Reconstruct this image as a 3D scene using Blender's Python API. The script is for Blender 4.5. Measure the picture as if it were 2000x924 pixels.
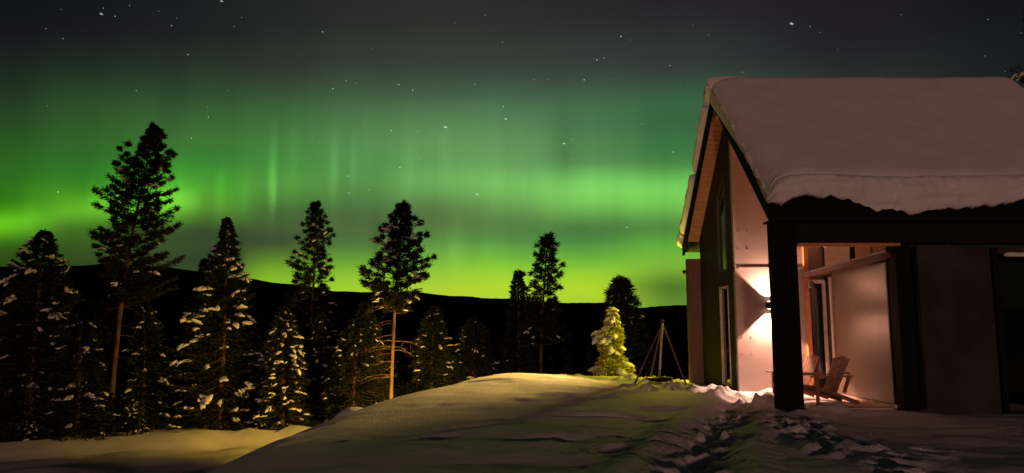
import bpy, math, random
import numpy as np
from mathutils import Vector
S = bpy.context.scene
for o in list(bpy.data.objects): bpy.data.objects.remove(o)
PI = math.pi

# ------------------------------------------------------------------ camera
EYE = 1.5; PITCH = math.radians(7.19); FPX = 1450.0
cam = bpy.data.cameras.new('camera'); co = bpy.data.objects.new('camera', cam); S.collection.objects.link(co)
cam.lens = FPX / 2000 * 36; cam.sensor_width = 36; cam.clip_end = 9000; cam.clip_start = .05
co.location = (0, 0, EYE); co.rotation_euler = (PI / 2 + PITCH, 0, 0)
S.camera = co
def ray(px, py):                       # direction of a reference pixel, scaled to depth 1 along the lens axis
    a = (px - 1000) / FPX; b = (462 - py) / FPX
    return np.array([a, math.cos(PITCH) - b * math.sin(PITCH), math.sin(PITCH) + b * math.cos(PITCH)])
def at(px, py, Y):                     # the point seen at that pixel at world depth Y
    d = ray(px, py); t = Y / d[1]
    return np.array([d[0] * t, Y, EYE + d[2] * t])

# ------------------------------------------------------------------ exposure
S.render.engine = 'CYCLES'
S.view_settings.view_transform = 'Standard'; S.view_settings.look = 'None'
S.view_settings.exposure = 0; S.view_settings.gamma = 1
S.cycles.use_denoising = True; S.cycles.max_bounces = 8; S.cycles.diffuse_bounces = 4
S.cycles.sample_clamp_indirect = 6

def lin(c): 
    return tuple(((v / 255) / 12.92 if v / 255 <= .04045 else ((v / 255 + .055) / 1.055) ** 2.4) for v in c)

# ------------------------------------------------------------------ world: night sky with aurora, in azimuth and elevation
W = bpy.data.worlds.new('World'); S.world = W; W.use_nodes = True
nt = W.node_tree; N = nt.nodes; Lk = nt.links
for n in list(N): N.remove(n)
def node(t, **k):
    n = N.new(t)
    for a, b in k.items(): setattr(n, a, b)
    return n
def setin(n, i, v):
    if hasattr(v, 'is_linked') or isinstance(v, bpy.types.NodeSocket): Lk.new(v, n.inputs[i])
    elif v is not None: n.inputs[i].default_value = v
def M(op, a, b=None, c=None, clamp=False):
    n = node('ShaderNodeMath', operation=op); n.use_clamp = clamp
    setin(n, 0, a); setin(n, 1, b)
    if c is not None: setin(n, 2, c)
    return n.outputs[0]
def smooth(v, a, b, lo=0., hi=1.):
    n = node('ShaderNodeMapRange', interpolation_type='SMOOTHSTEP')
    setin(n, 0, v); setin(n, 1, a); setin(n, 2, b); setin(n, 3, lo); setin(n, 4, hi)
    return n.outputs[0]
tc = node('ShaderNodeTexCoord'); DIR = tc.outputs['Generated']
sp = node('ShaderNodeSeparateXYZ'); Lk.new(DIR, sp.inputs[0])
AZ = M('MULTIPLY', M('ARCTAN2', sp.outputs[0], sp.outputs[1]), 180 / PI)
EL = M('MULTIPLY', M('ARCSINE', sp.outputs[2]), 180 / PI)
def azel(px, py):
    d = ray(px, py); d = d / np.linalg.norm(d)
    return math.degrees(math.atan2(d[0], d[1])), math.degrees(math.asin(d[2]))
# soft wander of the curtains
cmb = node('ShaderNodeCombineXYZ'); setin(cmb, 0, M('MULTIPLY', AZ, .06)); setin(cmb, 1, M('MULTIPLY', EL, .05))
nz = node('ShaderNodeTexNoise'); nz.inputs['Scale'].default_value = 1.4; nz.inputs['Detail'].default_value = 2; Lk.new(cmb.outputs[0], nz.inputs['Vector'])
EL2 = M('ADD', EL, M('MULTIPLY', M('SUBTRACT', nz.outputs['Fac'], .5), 1.6))
rows = [0, 80, 150, 200, 260, 320, 360, 400, 440, 480, 520, 562, 600]
colsrc = {
 -900: [(9,10,12),(10,11,13),(11,13,13),(12,15,13),(13,18,13),(14,20,14),(15,22,14),(15,22,14),(15,22,14),(14,20,13),(13,18,12),(11,14,11),(9,11,9)],
 0:   [(17,19,24),(24,27,29),(28,44,33),(34,58,38),(38,78,38),(42,96,38),(42,106,32),(48,118,24),(66,140,20),(48,92,24),(40,66,26),(34,50,24),(30,44,22)],
 150: [(20,22,27),(27,30,31),(32,50,37),(40,72,43),(46,90,46),(44,106,44),(48,122,38),(68,140,34),(58,108,32),(50,82,34),(42,64,32),(40,58,30),(36,50,28)],
 300: [(24,26,30),(30,34,34),(35,54,41),(42,76,47),(50,98,52),(48,120,46),(60,146,44),(82,164,42),(54,92,40),(50,74,42),(46,66,38),(44,62,36),(40,58,34)],
 420: [(28,30,32),(32,37,36),(39,58,44),(45,82,50),(53,106,56),(50,126,52),(64,150,52),(72,138,50),(52,84,44),(48,70,44),(46,66,42),(60,90,38),(70,100,36)],
 540: [(31,33,35),(35,41,40),(42,56,46),(47,85,54),(56,110,62),(58,130,60),(68,136,60),(58,106,54),(56,86,52),(60,84,46),(96,146,44),(126,182,40),(130,184,40)],
 700: [(34,36,38),(39,45,44),(45,62,52),(53,90,62),(64,118,72),(64,130,72),(66,124,66),(58,104,60),(60,96,56),(74,118,54),(106,162,50),(140,190,46),(146,190,48)],
 850: [(36,38,40),(42,48,47),(47,66,56),(58,96,68),(72,128,80),(76,142,82),(82,154,82),(70,120,68),(66,110,60),(86,142,62),(116,174,56),(148,190,48),(150,186,48)],
 1000:[(36,37,40),(42,48,48),(48,67,60),(58,98,72),(72,126,82),(80,146,86),(90,172,88),(82,148,78),(68,120,64),(80,138,64),(112,178,54),(148,196,46),(150,190,46)],
 1150:[(34,34,37),(40,46,47),(46,64,58),(54,94,68),(60,114,74),(70,136,78),(94,188,92),(90,176,82),(62,120,62),(74,134,60),(108,174,52),(146,194,44),(146,188,46)],
 1320:[(31,30,35),(38,42,45),(42,58,54),(44,86,60),(44,98,60),(58,128,66),(88,186,86),(86,174,76),(66,128,60),(84,158,56),(106,164,54),(92,142,50),(84,130,48)],
 1700:[(26,25,31),(29,30,35),(33,40,40),(34,48,42),(34,52,42),(36,56,42),(40,62,44),(42,66,44),(44,70,44),(44,70,42),(44,66,40),(40,60,36),(36,52,34)],
 2000:[(18,19,25),(21,24,28),(22,28,30),(24,32,32),(26,36,32),(28,38,32),(30,40,32),(30,42,32),(30,42,30),(30,40,30),(28,38,28),(26,34,26),(24,30,24)],
}
ELMIN, ELMAX = -2.0, 30.0
eln = node('ShaderNodeMapRange'); setin(eln, 0, EL2); setin(eln, 1, ELMIN); setin(eln, 2, ELMAX)
prev = None; prevaz = None
for px, cl in sorted(colsrc.items()):
    cr = node('ShaderNodeValToRGB'); cr.color_ramp.interpolation = 'CARDINAL'
    pts = []
    for py, c in zip(rows, cl):
        w_ = min(1, max(0, px - 200) / 500.) if px < 1500 else 1
        m_ = min(1, max(0, (py-60)/200.)); ka, kb = (1.05 + .14*w_, 1.04 + .1*w_, 1.0 + .06*w_), (1.10 + .22*w_, 1.04 + .06*w_, .90 + .17*w_)
        k_ = tuple(a_*(1-m_) + b_*m_ for a_, b_ in zip(ka, kb))
        k_ = (k_[0] - .14*w_, k_[1], k_[2]) if py >= 480 else k_
        c = tuple(min(250, v * q) for v, q in zip(c, k_))
        e = azel(max(px, 0), py)[1]; pts.append(((e - ELMIN) / (ELMAX - ELMIN), lin(c)))
    pts.sort()
    el_ = cr.color_ramp.elements
    while len(el_) < len(pts): el_.new(.5)
    for i, (p, c) in enumerate(pts):
        el_[i].position = p; el_[i].color = (*c, 1)
    Lk.new(eln.outputs[0], cr.inputs[0])
    az = azel(px, 400)[0] if px >= 0 else -75
    if prev is None: prev = cr.outputs[0]
    else:
        mx = node('ShaderNodeMix', data_type='RGBA'); Lk.new(smooth(AZ, prevaz, az), mx.inputs[0])
        Lk.new(prev, mx.inputs[6]); Lk.new(cr.outputs[0], mx.inputs[7]); prev = mx.outputs[2]
    prevaz = az
def gauss(px, py, sx, sy, amp):
    a, e = azel(px, py); kx = 360 / 2000 * .2; 
    u = M('DIVIDE', M('SUBTRACT', AZ, a), sx); v = M('DIVIDE', M('SUBTRACT', EL, e), sy)
    return M('MULTIPLY', M('EXPONENT', M('MULTIPLY', M('ADD', M('MULTIPLY', u, u), M('MULTIPLY', v, v)), -1.)), amp)
# vertical rays: noise that changes fast across, slowly upwards
cm2 = node('ShaderNodeCombineXYZ'); setin(cm2, 0, M('MULTIPLY', AZ, .55)); setin(cm2, 1, M('MULTIPLY', EL, .035))
rn = node('ShaderNodeTexNoise'); rn.inputs['Scale'].default_value = 1.; rn.inputs['Detail'].default_value = 3; Lk.new(cm2.outputs[0], rn.inputs['Vector'])
rayband = smooth(EL, 3., 7.); rayband = M('MULTIPLY', rayband, smooth(EL, 13., 22., 1., 0.))
fac = M('ADD', 1., M('MULTIPLY', M('MULTIPLY', M('SUBTRACT', rn.outputs['Fac'], .5), rayband), .32))
for g in [(532,345,.28,2.6,.55),(535,385,.2,1.3,.45),(652,335,.35,2.6,.35),(690,330,.3,2.3,.25),(575,300,.5,2.6,.1),(800,330,.5,3.,.12),(870,300,.5,3.,.12),
          (-60,452,1.6,.85,.75),(10,440,1.6,.8,.75),(75,428,1.5,.8,.65),(140,417,1.4,.8,.65),(205,407,1.3,.85,.7),(270,398,1.2,.9,.6),(330,392,1.2,1.0,.7),(372,392,.7,1.1,.35),(215,385,.35,1.6,.25),(180,382,.25,1.5,.2),(60,410,.5,1.6,.2),(345,350,.8,2.0,.2),(430,375,.35,1.8,.2),(480,380,.4,1.8,.15),(735,470,.35,1.8,-.22),(470,500,.25,2.,-.25),(890,470,.6,2.,.15),(1100,300,.9,3.,-.15),(1310,560,2.6,1.,-.42),(1240,560,1.2,.7,-.12)]:
    fac = M('ADD', fac, gauss(*g))
fac = M('MULTIPLY', M('MAXIMUM', fac, .15), smooth(EL, 30., 75., 1., .25))
vm = node('ShaderNodeVectorMath', operation='SCALE'); Lk.new(prev, vm.inputs[0]); Lk.new(fac, vm.inputs[3])
# stars, short trails as the long exposure drew them
stars = [(197,27,1.1),(225,32,.6),(335,50,.6),(367,107,.7),(432,2,1.),(630,62,.8),(266,177,.5),(407,229,.7),(374,270,.7),(113,375,.9),(650,173,.8),
 (676,158,.5),(696,162,.45),(779,165,.8),(806,176,.8),(927,165,.6),(983,208,.8),(987,232,1.),(869,248,1.35),(764,255,.8),(816,257,.6),(781,327,.8),(679,344,.7),
 (681,377,.7),(931,379,1.05),(1101,280,1.05),(1119,272,.5),(1315,297,.8),(1213,71,.9),(1166,117,.85),(1180,113,.6),(1141,156,.8),(1309,128,.6),(1545,46,1.35),
 (1582,52,.5),(1450,141,.5),(1384,68,.4),(1224,444,.7),(1043,156,.5),(720,371,.5),(573,262,.4),(253,11,.5),(1930,38,.45),(1060,230,.35),(457,52,.4),(202,16,.5)]
rs_ = random.Random(4)
stars += [(rs_.uniform(0, 2000), rs_.uniform(0, 330), rs_.uniform(.28, .5)) for _ in range(38)]
nrm = node('ShaderNodeVectorMath', operation='NORMALIZE'); Lk.new(DIR, nrm.inputs[0])
acc = None
def starpt(px, py, s):
    global acc
    d = ray(px, py); d = d / np.linalg.norm(d)
    q = node('ShaderNodeVectorMath', operation='DISTANCE'); Lk.new(nrm.outputs[0], q.inputs[0]); q.inputs[1].default_value = tuple(d)
    v = M('MULTIPLY', q.outputs['Value'], 1 / (s * .00095))
    acc = v if acc is None else M('MINIMUM', acc, v)
for px, py, s in stars:
    starpt(px, py, s)
    if s > .95: starpt(px + 2.2 * s, py + .9, s * .8)
sv = M('MULTIPLY', smooth(acc, 0., 1.35, 1., 0.), .75)
cs = node('ShaderNodeCombineXYZ'); setin(cs, 0, M('MULTIPLY', sv, .8)); setin(cs, 1, sv); setin(cs, 2, M('MULTIPLY', sv, .98))
ad = node('ShaderNodeVectorMath', operation='ADD'); Lk.new(vm.outputs[0], ad.inputs[0]); Lk.new(cs.outputs[0], ad.inputs[1])
bg = node('ShaderNodeBackground'); bg.inputs[1].default_value = 1.0; Lk.new(ad.outputs[0], bg.inputs[0])
wo = node('ShaderNodeOutputWorld'); Lk.new(bg.outputs[0], wo.inputs[0])

# ------------------------------------------------------------------ low warm fill from behind the camera, added for unseen lamplight
sun = bpy.data.lights.new('warm_fill', 'SUN'); so = bpy.data.objects.new('warm_fill', sun); S.collection.objects.link(so)
sun.energy = .52; sun.angle = math.radians(1.5); sun.color = (1, .50, .37)
so.rotation_euler = (math.radians(90 - 3.6), 0, math.radians(-9))

# ------------------------------------------------------------------ materials
def mat(name, col, rough=.7, metal=0, var=0, scale=5, bump=0, bscale=30, stretch=None, spec=.5, emit=None, estr=0, bdist=.02, detail=4):
    m = bpy.data.materials.new(name); m.use_nodes = True; t = m.node_tree; b = t.nodes['Principled BSDF']
    b.inputs['Base Color'].default_value = (*col, 1); b.inputs['Roughness'].default_value = rough; b.inputs['Metallic'].default_value = metal
    b.inputs['Specular IOR Level'].default_value = spec
    if emit: b.inputs['Emission Color'].default_value = (*emit, 1); b.inputs['Emission Strength'].default_value = estr
    if var or bump:
        c = t.nodes.new('ShaderNodeTexCoord'); mp = t.nodes.new('ShaderNodeMapping'); t.links.new(c.outputs['Object'], mp.inputs[0])
        if stretch: mp.inputs['Scale'].default_value = stretch
        if var:
            n = t.nodes.new('ShaderNodeTexNoise'); n.inputs['Scale'].default_value = scale; n.inputs['Detail'].default_value = detail; t.links.new(mp.outputs[0], n.inputs['Vector'])
            r = t.nodes.new('ShaderNodeValToRGB'); r.color_ramp.elements[0].position = .3; r.color_ramp.elements[1].position = .7
            r.color_ramp.elements[0].color = (*[max(0, v * (1 - var)) for v in col], 1); r.color_ramp.elements[1].color = (*[min(1, v * (1 + var)) for v in col], 1)
            t.links.new(n.outputs['Fac'], r.inputs[0]); t.links.new(r.outputs[0], b.inputs['Base Color'])
        if bump:
            n = t.nodes.new('ShaderNodeTexNoise'); n.inputs['Scale'].default_value = bscale; n.inputs['Detail'].default_value = 5; t.links.new(mp.outputs[0], n.inputs['Vector'])
            bp = t.nodes.new('ShaderNodeBump'); bp.inputs['Strength'].default_value = bump; bp.inputs['Distance'].default_value = bdist
            t.links.new(n.outputs['Fac'], bp.inputs['Height']); t.links.new(bp.outputs[0], b.inputs['Normal'])
    return m
snow = mat('snow', (.70, .70, .72), .75, var=.06, scale=2, bump=.6, bscale=32, bdist=.05, spec=.3, detail=6)
roofsnow = mat('roof_snow', (.76, .76, .78), .8, var=.07, scale=1.3, bump=.4, bscale=11, bdist=.04, spec=.2)
treesnow = mat('tree_snow', (.72, .72, .73), .8, bump=.8, bscale=16, bdist=.05, spec=.2)
needle = mat('needle', (.009, .014, .007), .75, var=.5, scale=1.5, spec=.25)
needle2 = mat('needle_pine', (.011, .014, .007), .75, var=.5, scale=1.5, spec=.25)
litneedle = mat('lamplit_frost_needle', (.42, .42, .04), .8, var=.5, scale=14, spec=.2)  # frosted needles, with the lamp's yellow light put into their colour
bark = mat('bark', (.11, .06, .035), .9, var=.5, scale=6, bump=.8, bscale=12, stretch=(1, 1, .25))
pinebark = mat('pine_bark', (.085, .04, .024), .9, var=.85, scale=4, bump=1., bscale=10, stretch=(1, 1, .3))
forest = mat('forest_hills', (.008, .010, .009), .95, var=.5, scale=.01, spec=.0)
blackwood = mat('black_wood', (.008, .007, .007), .85, spec=.12, var=.3, scale=4, bump=.2, bscale=20, stretch=(1, 1, .1))
blackmetal = mat('black_metal', (.010, .010, .010), .6, spec=.2)
darkwall = mat('dark_wall', (.038, .034, .032), .75, spec=.2, var=.35, scale=1.2, bump=.15, bscale=6)
gablewall = mat('gable_wall', (.030, .021, .018), .6, var=.2, scale=3, spec=.15)
redwood = mat('red_brown_wood', (.13, .058, .045), .6, var=.25, scale=5, bump=.3, bscale=12, stretch=(6, 6, .4))
soffitwood = mat('soffit_wood', (.55, .27, .14), .55, var=.2, scale=5, stretch=(.4, 5, 5))
orangewood = mat('orange_wood', (.60, .26, .09), .5, var=.2, scale=8, stretch=(6, 6, .5))
plaster = mat('lit_panel', (.40, .325, .30), .5, var=.06, scale=2, bump=.08, bscale=40, spec=.4)
seam = mat('seam_metal', (.7, .6, .55), .35, metal=.6)
panelm = mat('door_panel', (.19, .14, .105), .33, var=.16, scale=1.1, bump=.05, bscale=6, spec=.55)
palewood = mat('pale_trim', (.62, .50, .42), .55, var=.15, scale=10)
glass = mat('dark_glass', (.006, .008, .008), .04, spec=.9)
chairwood = mat('chair_wood', (.27, .115, .065), .6, var=.3, scale=10, bump=.2, bscale=30, stretch=(1, 1, 1))
polewood = mat('pole_wood', (.09, .05, .04), .7, var=.4, scale=9, bump=.4, bscale=25)
iron = mat('iron', (.02, .018, .017), .5, metal=.5)
lampglass = mat('lamp_glow', (.9, .8, .7), .3, emit=(1, .75, .35), estr=25)
winglow = mat('window_glow', (.8, .6, .4), .3, emit=(1, .72, .42), estr=9)

# ------------------------------------------------------------------ mesh helpers
class MB:
    def __init__(s): s.v = []; s.f = []; s.n = 0
    def add(s, v, f):
        v = np.asarray(v, float).reshape(-1, 3); s.v.append(v)
        s.f += [tuple(int(i) + s.n for i in q) for q in f]; s.n += len(v); return s
    def box(s, a, b, rot=None, bev=0):
        (x0, y0, z0), (x1, y1, z1) = a, b
        v = [(x0,y0,z0),(x1,y0,z0),(x1,y1,z0),(x0,y1,z0),(x0,y0,z1),(x1,y0,z1),(x1,y1,z1),(x0,y1,z1)]
        return s.add(v, [(0,3,2,1),(4,5,6,7),(0,1,5,4),(1,2,6,5),(2,3,7,6),(3,0,4,7)])
    def bar(s, p, q, w, h, up=(0, 0, 1)):
        p = np.array(p, float); q = np.array(q, float); d = q - p; d /= np.linalg.norm(d)
        u = np.cross(d, up); u /= np.linalg.norm(u); t = np.cross(u, d)
        v = []
        for c in (p, q):
            for a, b in ((-1,-1),(1,-1),(1,1),(-1,1)): v.append(c + u * a * w / 2 + t * b * h / 2)
        return s.add(v, [(0,1,2,3)[::-1],(4,5,6,7),(0,1,5,4),(1,2,6,5),(2,3,7,6),(3,0,4,7)])
    def tube(s, pts, rad, n=8, caps=True):
        pts = [np.array(p, float) for p in pts]; v = []
        for i, p in enumerate(pts):
            d = pts[min(i + 1, len(pts) - 1)] - pts[max(i - 1, 0)]; d /= np.linalg.norm(d)
            r = rad[i] if hasattr(rad, '__len__') else rad
            a = np.cross(d, (0.3, 1, 0.1) if abs(d[2]) > .8 else (0, 0, 1)); a /= np.linalg.norm(a); b = np.cross(d, a)
            for k in range(n):
                t = 2 * PI * k / n; v.append(p + r * (math.cos(t) * a + math.sin(t) * b))
        f = []
        for i in range(len(pts) - 1):
            for k in range(n):
                k2 = (k + 1) % n; f.append((i*n+k, i*n+k2, (i+1)*n+k2, (i+1)*n+k))
        if caps: f.append(tuple(range(n))[::-1]); f.append(tuple((len(pts)-1)*n + k for k in range(n)))
        return s.add(v, f)
    def poly(s, pts, axis, t):          # flat outline pushed along an axis
        pts = [np.array(p, float) for p in pts]; e = np.zeros(3); e[axis] = t; n = len(pts)
        v = pts + [p + e for p in pts]
        return s.add(v, [tuple(range(n)), tuple(range(n, 2*n))[::-1]] + [((i+1)%n, i, n+i, n+(i+1)%n) for i in range(n)])
    def grid(s, P, close=False):        # P [n,m,3]
        n, m = P.shape[:2]; idx = np.arange(n*m).reshape(n, m)
        q = np.stack([idx[:-1,:-1], idx[1:,:-1], idx[1:,1:], idx[:-1,1:]], -1).reshape(-1, 4)
        return s.add(P.reshape(-1, 3), q.tolist())
    def build(s, name, m, parent=None, smooth=False, bevel=0):
        me = bpy.data.meshes.new(name)
        V = np.concatenate(s.v)
        if parent is not None: 
            root = parent
            off = np.array(root.get('_o', (0, 0, 0))); V = V - off
        me.from_pydata(V.tolist(), [], s.f)
        if smooth: me.polygons.foreach_set('use_smooth', [True] * len(me.polygons))
        me.materials.append(m); me.update()
        if not smooth or bevel:
            import bmesh
            bm = bmesh.new(); bm.from_mesh(me); bmesh.ops.recalc_face_normals(bm, faces=bm.faces[:]); bm.to_mesh(me); bm.free()
        o = bpy.data.objects.new(name, me); S.collection.objects.link(o)
        if parent is not None: o.parent = parent; o['_o'] = [float(x) for x in off]
        if bevel:
            b = o.modifiers.new('bevel', 'BEVEL'); b.width = bevel; b.segments = 2; b.limit_method = 'ANGLE'
        return o
def fastmesh(name, V, Q, m, parent=None, smooth=False):
    me = bpy.data.meshes.new(name); k = Q.shape[1]
    me.vertices.add(len(V)); me.vertices.foreach_set('co', V.astype(np.float32).ravel())
    me.loops.add(Q.size); me.loops.foreach_set('vertex_index', Q.astype(np.int32).ravel())
    me.polygons.add(len(Q)); me.polygons.foreach_set('loop_start', np.arange(0, Q.size, k, dtype=np.int32))
    me.polygons.foreach_set('use_smooth', np.full(len(Q), smooth)); me.update(calc_edges=True); me.validate()
    me.materials.append(m)
    o = bpy.data.objects.new(name, me); S.collection.objects.link(o)
    if parent is not None: o.parent = parent
    return o
def empty(name, loc, label, cat, group=None):
    o = bpy.data.objects.new(name, None); S.collection.objects.link(o); o.location = loc; o.empty_display_size = .2
    o['_o'] = [float(x) for x in loc]; return tag(o, label, cat, group)
def tag(o, label, cat, group=None):
    o['label'] = label; o['category'] = cat
    if group: o['group'] = group
    return o
# lattice noise in numpy
_rg = np.random.RandomState(7); _lat = _rg.rand(256, 256)
def vn(x, y):
    xi = np.floor(x).astype(int); yi = np.floor(y).astype(int); fx = x - xi; fy = y - yi
    fx = fx*fx*(3-2*fx); fy = fy*fy*(3-2*fy); g = lambda a, b: _lat[a % 256, b % 256]
    return (g(xi,yi)*(1-fx)+g(xi+1,yi)*fx)*(1-fy) + (g(xi,yi+1)*(1-fx)+g(xi+1,yi+1)*fx)*fy - .5
def fbm(x, y, o=4):
    s = 0; a = 1.
    for i in range(o): s = s + a * vn(x * 2**i + 17*i, y * 2**i + 31*i); a *= .5
    return s
def sstep(a, b, v):
    t = np.clip((v - a) / (b - a), 0, 1); return t*t*(3-2*t)

# ------------------------------------------------------------------ ground
EDGE = np.array([(-4.4,-12),(-4.0,4),(-3.6,8),(-3.55,11),(-3.4,13.5),(-2.9,16.6),(-1.5,19.8),(.3,21.8),(2.2,23.2),(4.5,24.3),(8,26.5),(16,29),(60,34),(60,-12)], float)
def edge_dist(x, y):                    # >0 outside the plateau
    d = np.full(np.shape(x), 1e9); inside = np.zeros(np.shape(x), bool); n = len(EDGE)
    for i in range(n):
        a = EDGE[i]; b = EDGE[(i+1) % n]; ab = b - a
        t = np.clip(((x-a[0])*ab[0] + (y-a[1])*ab[1]) / (ab @ ab), 0, 1)
        d = np.minimum(d, np.hypot(x-a[0]-t*ab[0], y-a[1]-t*ab[1]))
        c = (a[1] > y) != (b[1] > y)
        inside ^= c & (x < (b[0]-a[0]) * (y-a[1]) / (b[1]-a[1] + 1e-12) + a[0])
    return np.where(inside, -d, d)
rr = random.Random(5)
def path_pts(ctrl, step, spread):
    out = []
    for (a, b) in zip(ctrl[:-1], ctrl[1:]):
        L = math.hypot(b[0]-a[0], b[1]-a[1]); k = int(L/step)
        for i in range(k):
            t = i/k; out.append((a[0]+(b[0]-a[0])*t + rr.gauss(0, spread), a[1]+(b[1]-a[1])*t + rr.gauss(0, spread)))
    return out
TR = [(5.4,17.2),(4.6,15.8),(4.2,14.4),(3.6,12.9),(3.0,11.2),(2.5,9.7),(2.0,8.4),(1.6,7.2),(1.2,6.)]
steps = path_pts(TR, .30, .16) + path_pts([(4.0,13.2),(4.4,11.6),(4.2,10.),(3.9,8.4),(3.8,7.)], .24, .28) + path_pts([(4.6,16.6),(4.3,18.4),(3.9,19.6)], .26, .28) \
      + path_pts([(4.6,13.8),(5.0,12.4),(4.6,11.),(4.9,9.)], .45, .3) + path_pts([(3.2,17.8),(4.6,19.2),(3.4,20.4),(4.6,20.6),(2.6,20.9),(4.2,21.)], .22, .3)
scuff = path_pts([(.2,14.2),(1.2,15.6),(2.6,15.2)], .5, .25) + path_pts([(-.2,17.2),(1.8,18.)], .7, .3)
def gz(x, y, fine=False):
    x = np.asarray(x, float); y = np.asarray(y, float)
    d = edge_dist(x, y)
    top = .30*np.exp(-((x-.2)/3.0)**2 - ((y-19.5)/5.0)**2) + .16*np.exp(-((x+.4)/2.6)**2 - ((y-12)/4.5)**2) \
        + .06*np.exp(-((x-4.1)/1.2)**2-((y-22.2)/1.0)**2) - .05*sstep(3.6, 5.5, x)*sstep(24,10,y)
    low = -4.55 - .018*np.clip(y-34, 0, 40) + .5*fbm(x*.05+3, y*.05)
    s = 1 - sstep(-1.2, 8.5, d)
    # a ledge and track on the lower level
    q = (y - 38) - (x + 24) * .62       # runs with the forest edge
    low = low + .42*sstep(-4.2, -2.9, q) + .35*np.exp(-((q+2.6)/.45)**2)
    z = low + (top - low) * s
    z = z + .55*np.exp(-((x+4.3)/.9)**2 - ((y-19.2)/.6)**2)*1.6
    z = z + .9*np.exp(-((x+9.6)/1.6)**2 - ((y-38.5)/1.0)**2) + .6*np.exp(-((x+7.9)/.9)**2 - ((y-37.6)/.8)**2)
    if fine:
        near = np.exp(-(np.clip(np.hypot(x-3, y-13)-9, 0, None)/6)**2)
        z = z + .05*fbm(x*.55, y*.55, 3) + .10*fbm(x*.16+9, y*.16, 2)*near
        z = z + (.25*fbm(x*.35, y*.5, 4))*sstep(6, 9, d)*.6 + .34*fbm(x*.9, y*1.3, 4)*sstep(7, 9, d)*sstep(-2.4, -4.2, q) + .05*fbm(x*1.6, y*2., 4)*sstep(7, 9, d)
        # wind ripples on the hump
        hm = 1-sstep(-.5, 2, d)
        z = z + (.020*fbm(x*.8+y*1.1, y*2.2-x*.6, 5) + .075*fbm(x*.45+7, y*.75, 3) + .035*fbm(x*1.3, y*1.7+5, 3)*sstep(.05, .3, fbm(x*.3+2, y*.35+8, 2)))*hm
        for (cx, cy, lx_, ly_, an, dp) in [(1.6,12.6,.75,.10,.05,.07),(2.3,12.4,.35,.12,-.1,.06),(.9,15.3,.6,.14,.2,.06),(.3,14.4,.45,.12,.1,.05),(-.5,11.,.8,.09,.7,.045),(-1.0,9.9,.5,.1,.8,.05),(2.2,16.6,.8,.1,0,.05),(-2.1,9.6,.35,.14,.6,.05),(-1.3,13.6,.6,.12,.4,.04),(2.9,13.9,.5,.1,.1,.05),(.4,10.0,.5,.1,.3,.045),(1.7,18.4,1.,.12,.1,.05),(-.6,17.6,.8,.1,-.1,.04)]:
            dx = x-cx; dy = y-cy; u = dx*math.cos(an)+dy*math.sin(an); v = -dx*math.sin(an)+dy*math.cos(an); v = v + .1*fbm(x*3, y*3, 2)
            z = z - dp*np.exp(-(u/lx_)**2-(v/ly_)**2) + .6*dp*np.exp(-(u/lx_)**2-((v-2.1*ly_)/ly_)**2)
        z = z + np.exp(-((x-1.6)/2.2)**2 - ((y-21.6)/1.1)**2)*.11*fbm(x*2.1, y*2.6, 4)
        # broken, dug snow patch near the trodden way
        wm = np.exp(-((x-1.5)/.95)**2 - ((y-9.2)/1.5)**2) + .75*np.exp(-((x-2.7)/.7)**2 - ((y-10.6)/1.4)**2) + .7*np.exp(-((x-4.2)/1.1)**2 - ((y-9.6)/2.2)**2)
        z = z + wm*(.11*fbm(x*2.6, y*2.4, 5) + .05*np.abs(fbm(x*8, y*8, 2)))
        wf = np.exp(-((x-3.8)/1.6)**2 - ((y-19.6)/1.7)**2)
        z = z + wf*.12*fbm(x*1.6+4, y*1.6, 4)
        # trodden trench
        tr = np.full(x.shape, 1e9)
        for a, b in zip(TR[:-1], TR[1:]):
            a = np.array(a); b = np.array(b); ab = b-a; t = np.clip(((x-a[0])*ab[0]+(y-a[1])*ab[1])/(ab@ab), 0, 1)
            tr = np.minimum(tr, np.hypot(x-a[0]-t*ab[0], y-a[1]-t*ab[1]))
        tr = tr + .12*fbm(x*1.7, y*1.7, 3)
        z = z - .13*np.exp(-(tr/.33)**2) + .07*np.exp(-((tr-.62)/.2)**2)
        for (cx, cy) in steps:
            m = (np.abs(x-cx) < .6) & (np.abs(y-cy) < .6)
            if not m.any(): continue
            dx = x[m]-cx; dy = y[m]-cy; an = rr.uniform(-.6, .6); u = dx*math.cos(an)+dy*math.sin(an); v = -dx*math.sin(an)+dy*math.cos(an)
            r = np.sqrt((u/.11)**2 + (v/.18)**2)
            z[m] += -.11*np.exp(-r**4*.6) + .045*np.exp(-((r-1.7)/.45)**2)
        for (cx, cy) in scuff:
            m = (np.abs(x-cx) < .8) & (np.abs(y-cy) < .8); r = np.sqrt(((x[m]-cx)/.28)**2 + ((y[m]-cy)/.10)**2)
            z[m] += -.04*np.exp(-r**2)
        # lumps against the porch
        for cx, cy, sx, sy, h in [(5.5,14.0,.5,.35,.10),(6.0,14.45,.35,.2,.14),(6.6,14.35,.35,.2,.04),(5.9,17.3,.5,.25,.13),(5.0,17.0,.35,.35,.15),(4.6,17.8,.3,.3,.16),(5.2,16.1,.4,.3,.12),(7.1,14.2,.5,.2,.03),(3.75,18.3,.4,.3,.07),(5.6,16.6,.25,.4,.10)]:
            z = z + h*np.exp(-((x-cx)/sx)**2 - ((y-cy)/sy)**2)*(1+.8*fbm(x*4, y*4, 3))
        # keep the house footprint clear
        inh = (sstep(7.45, 7.75, x)*sstep(14.45, 14.75, y) + sstep(5.35, 5.6, x)*sstep(18.0, 18.2, y))*sstep(22.2, 21.5, y)*sstep(13.2, 12.4, x)
        z = np.where(inh > 0, z*(1-np.clip(inh,0,1)) - .12*np.clip(inh, 0, 1), z)
    return z
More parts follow.
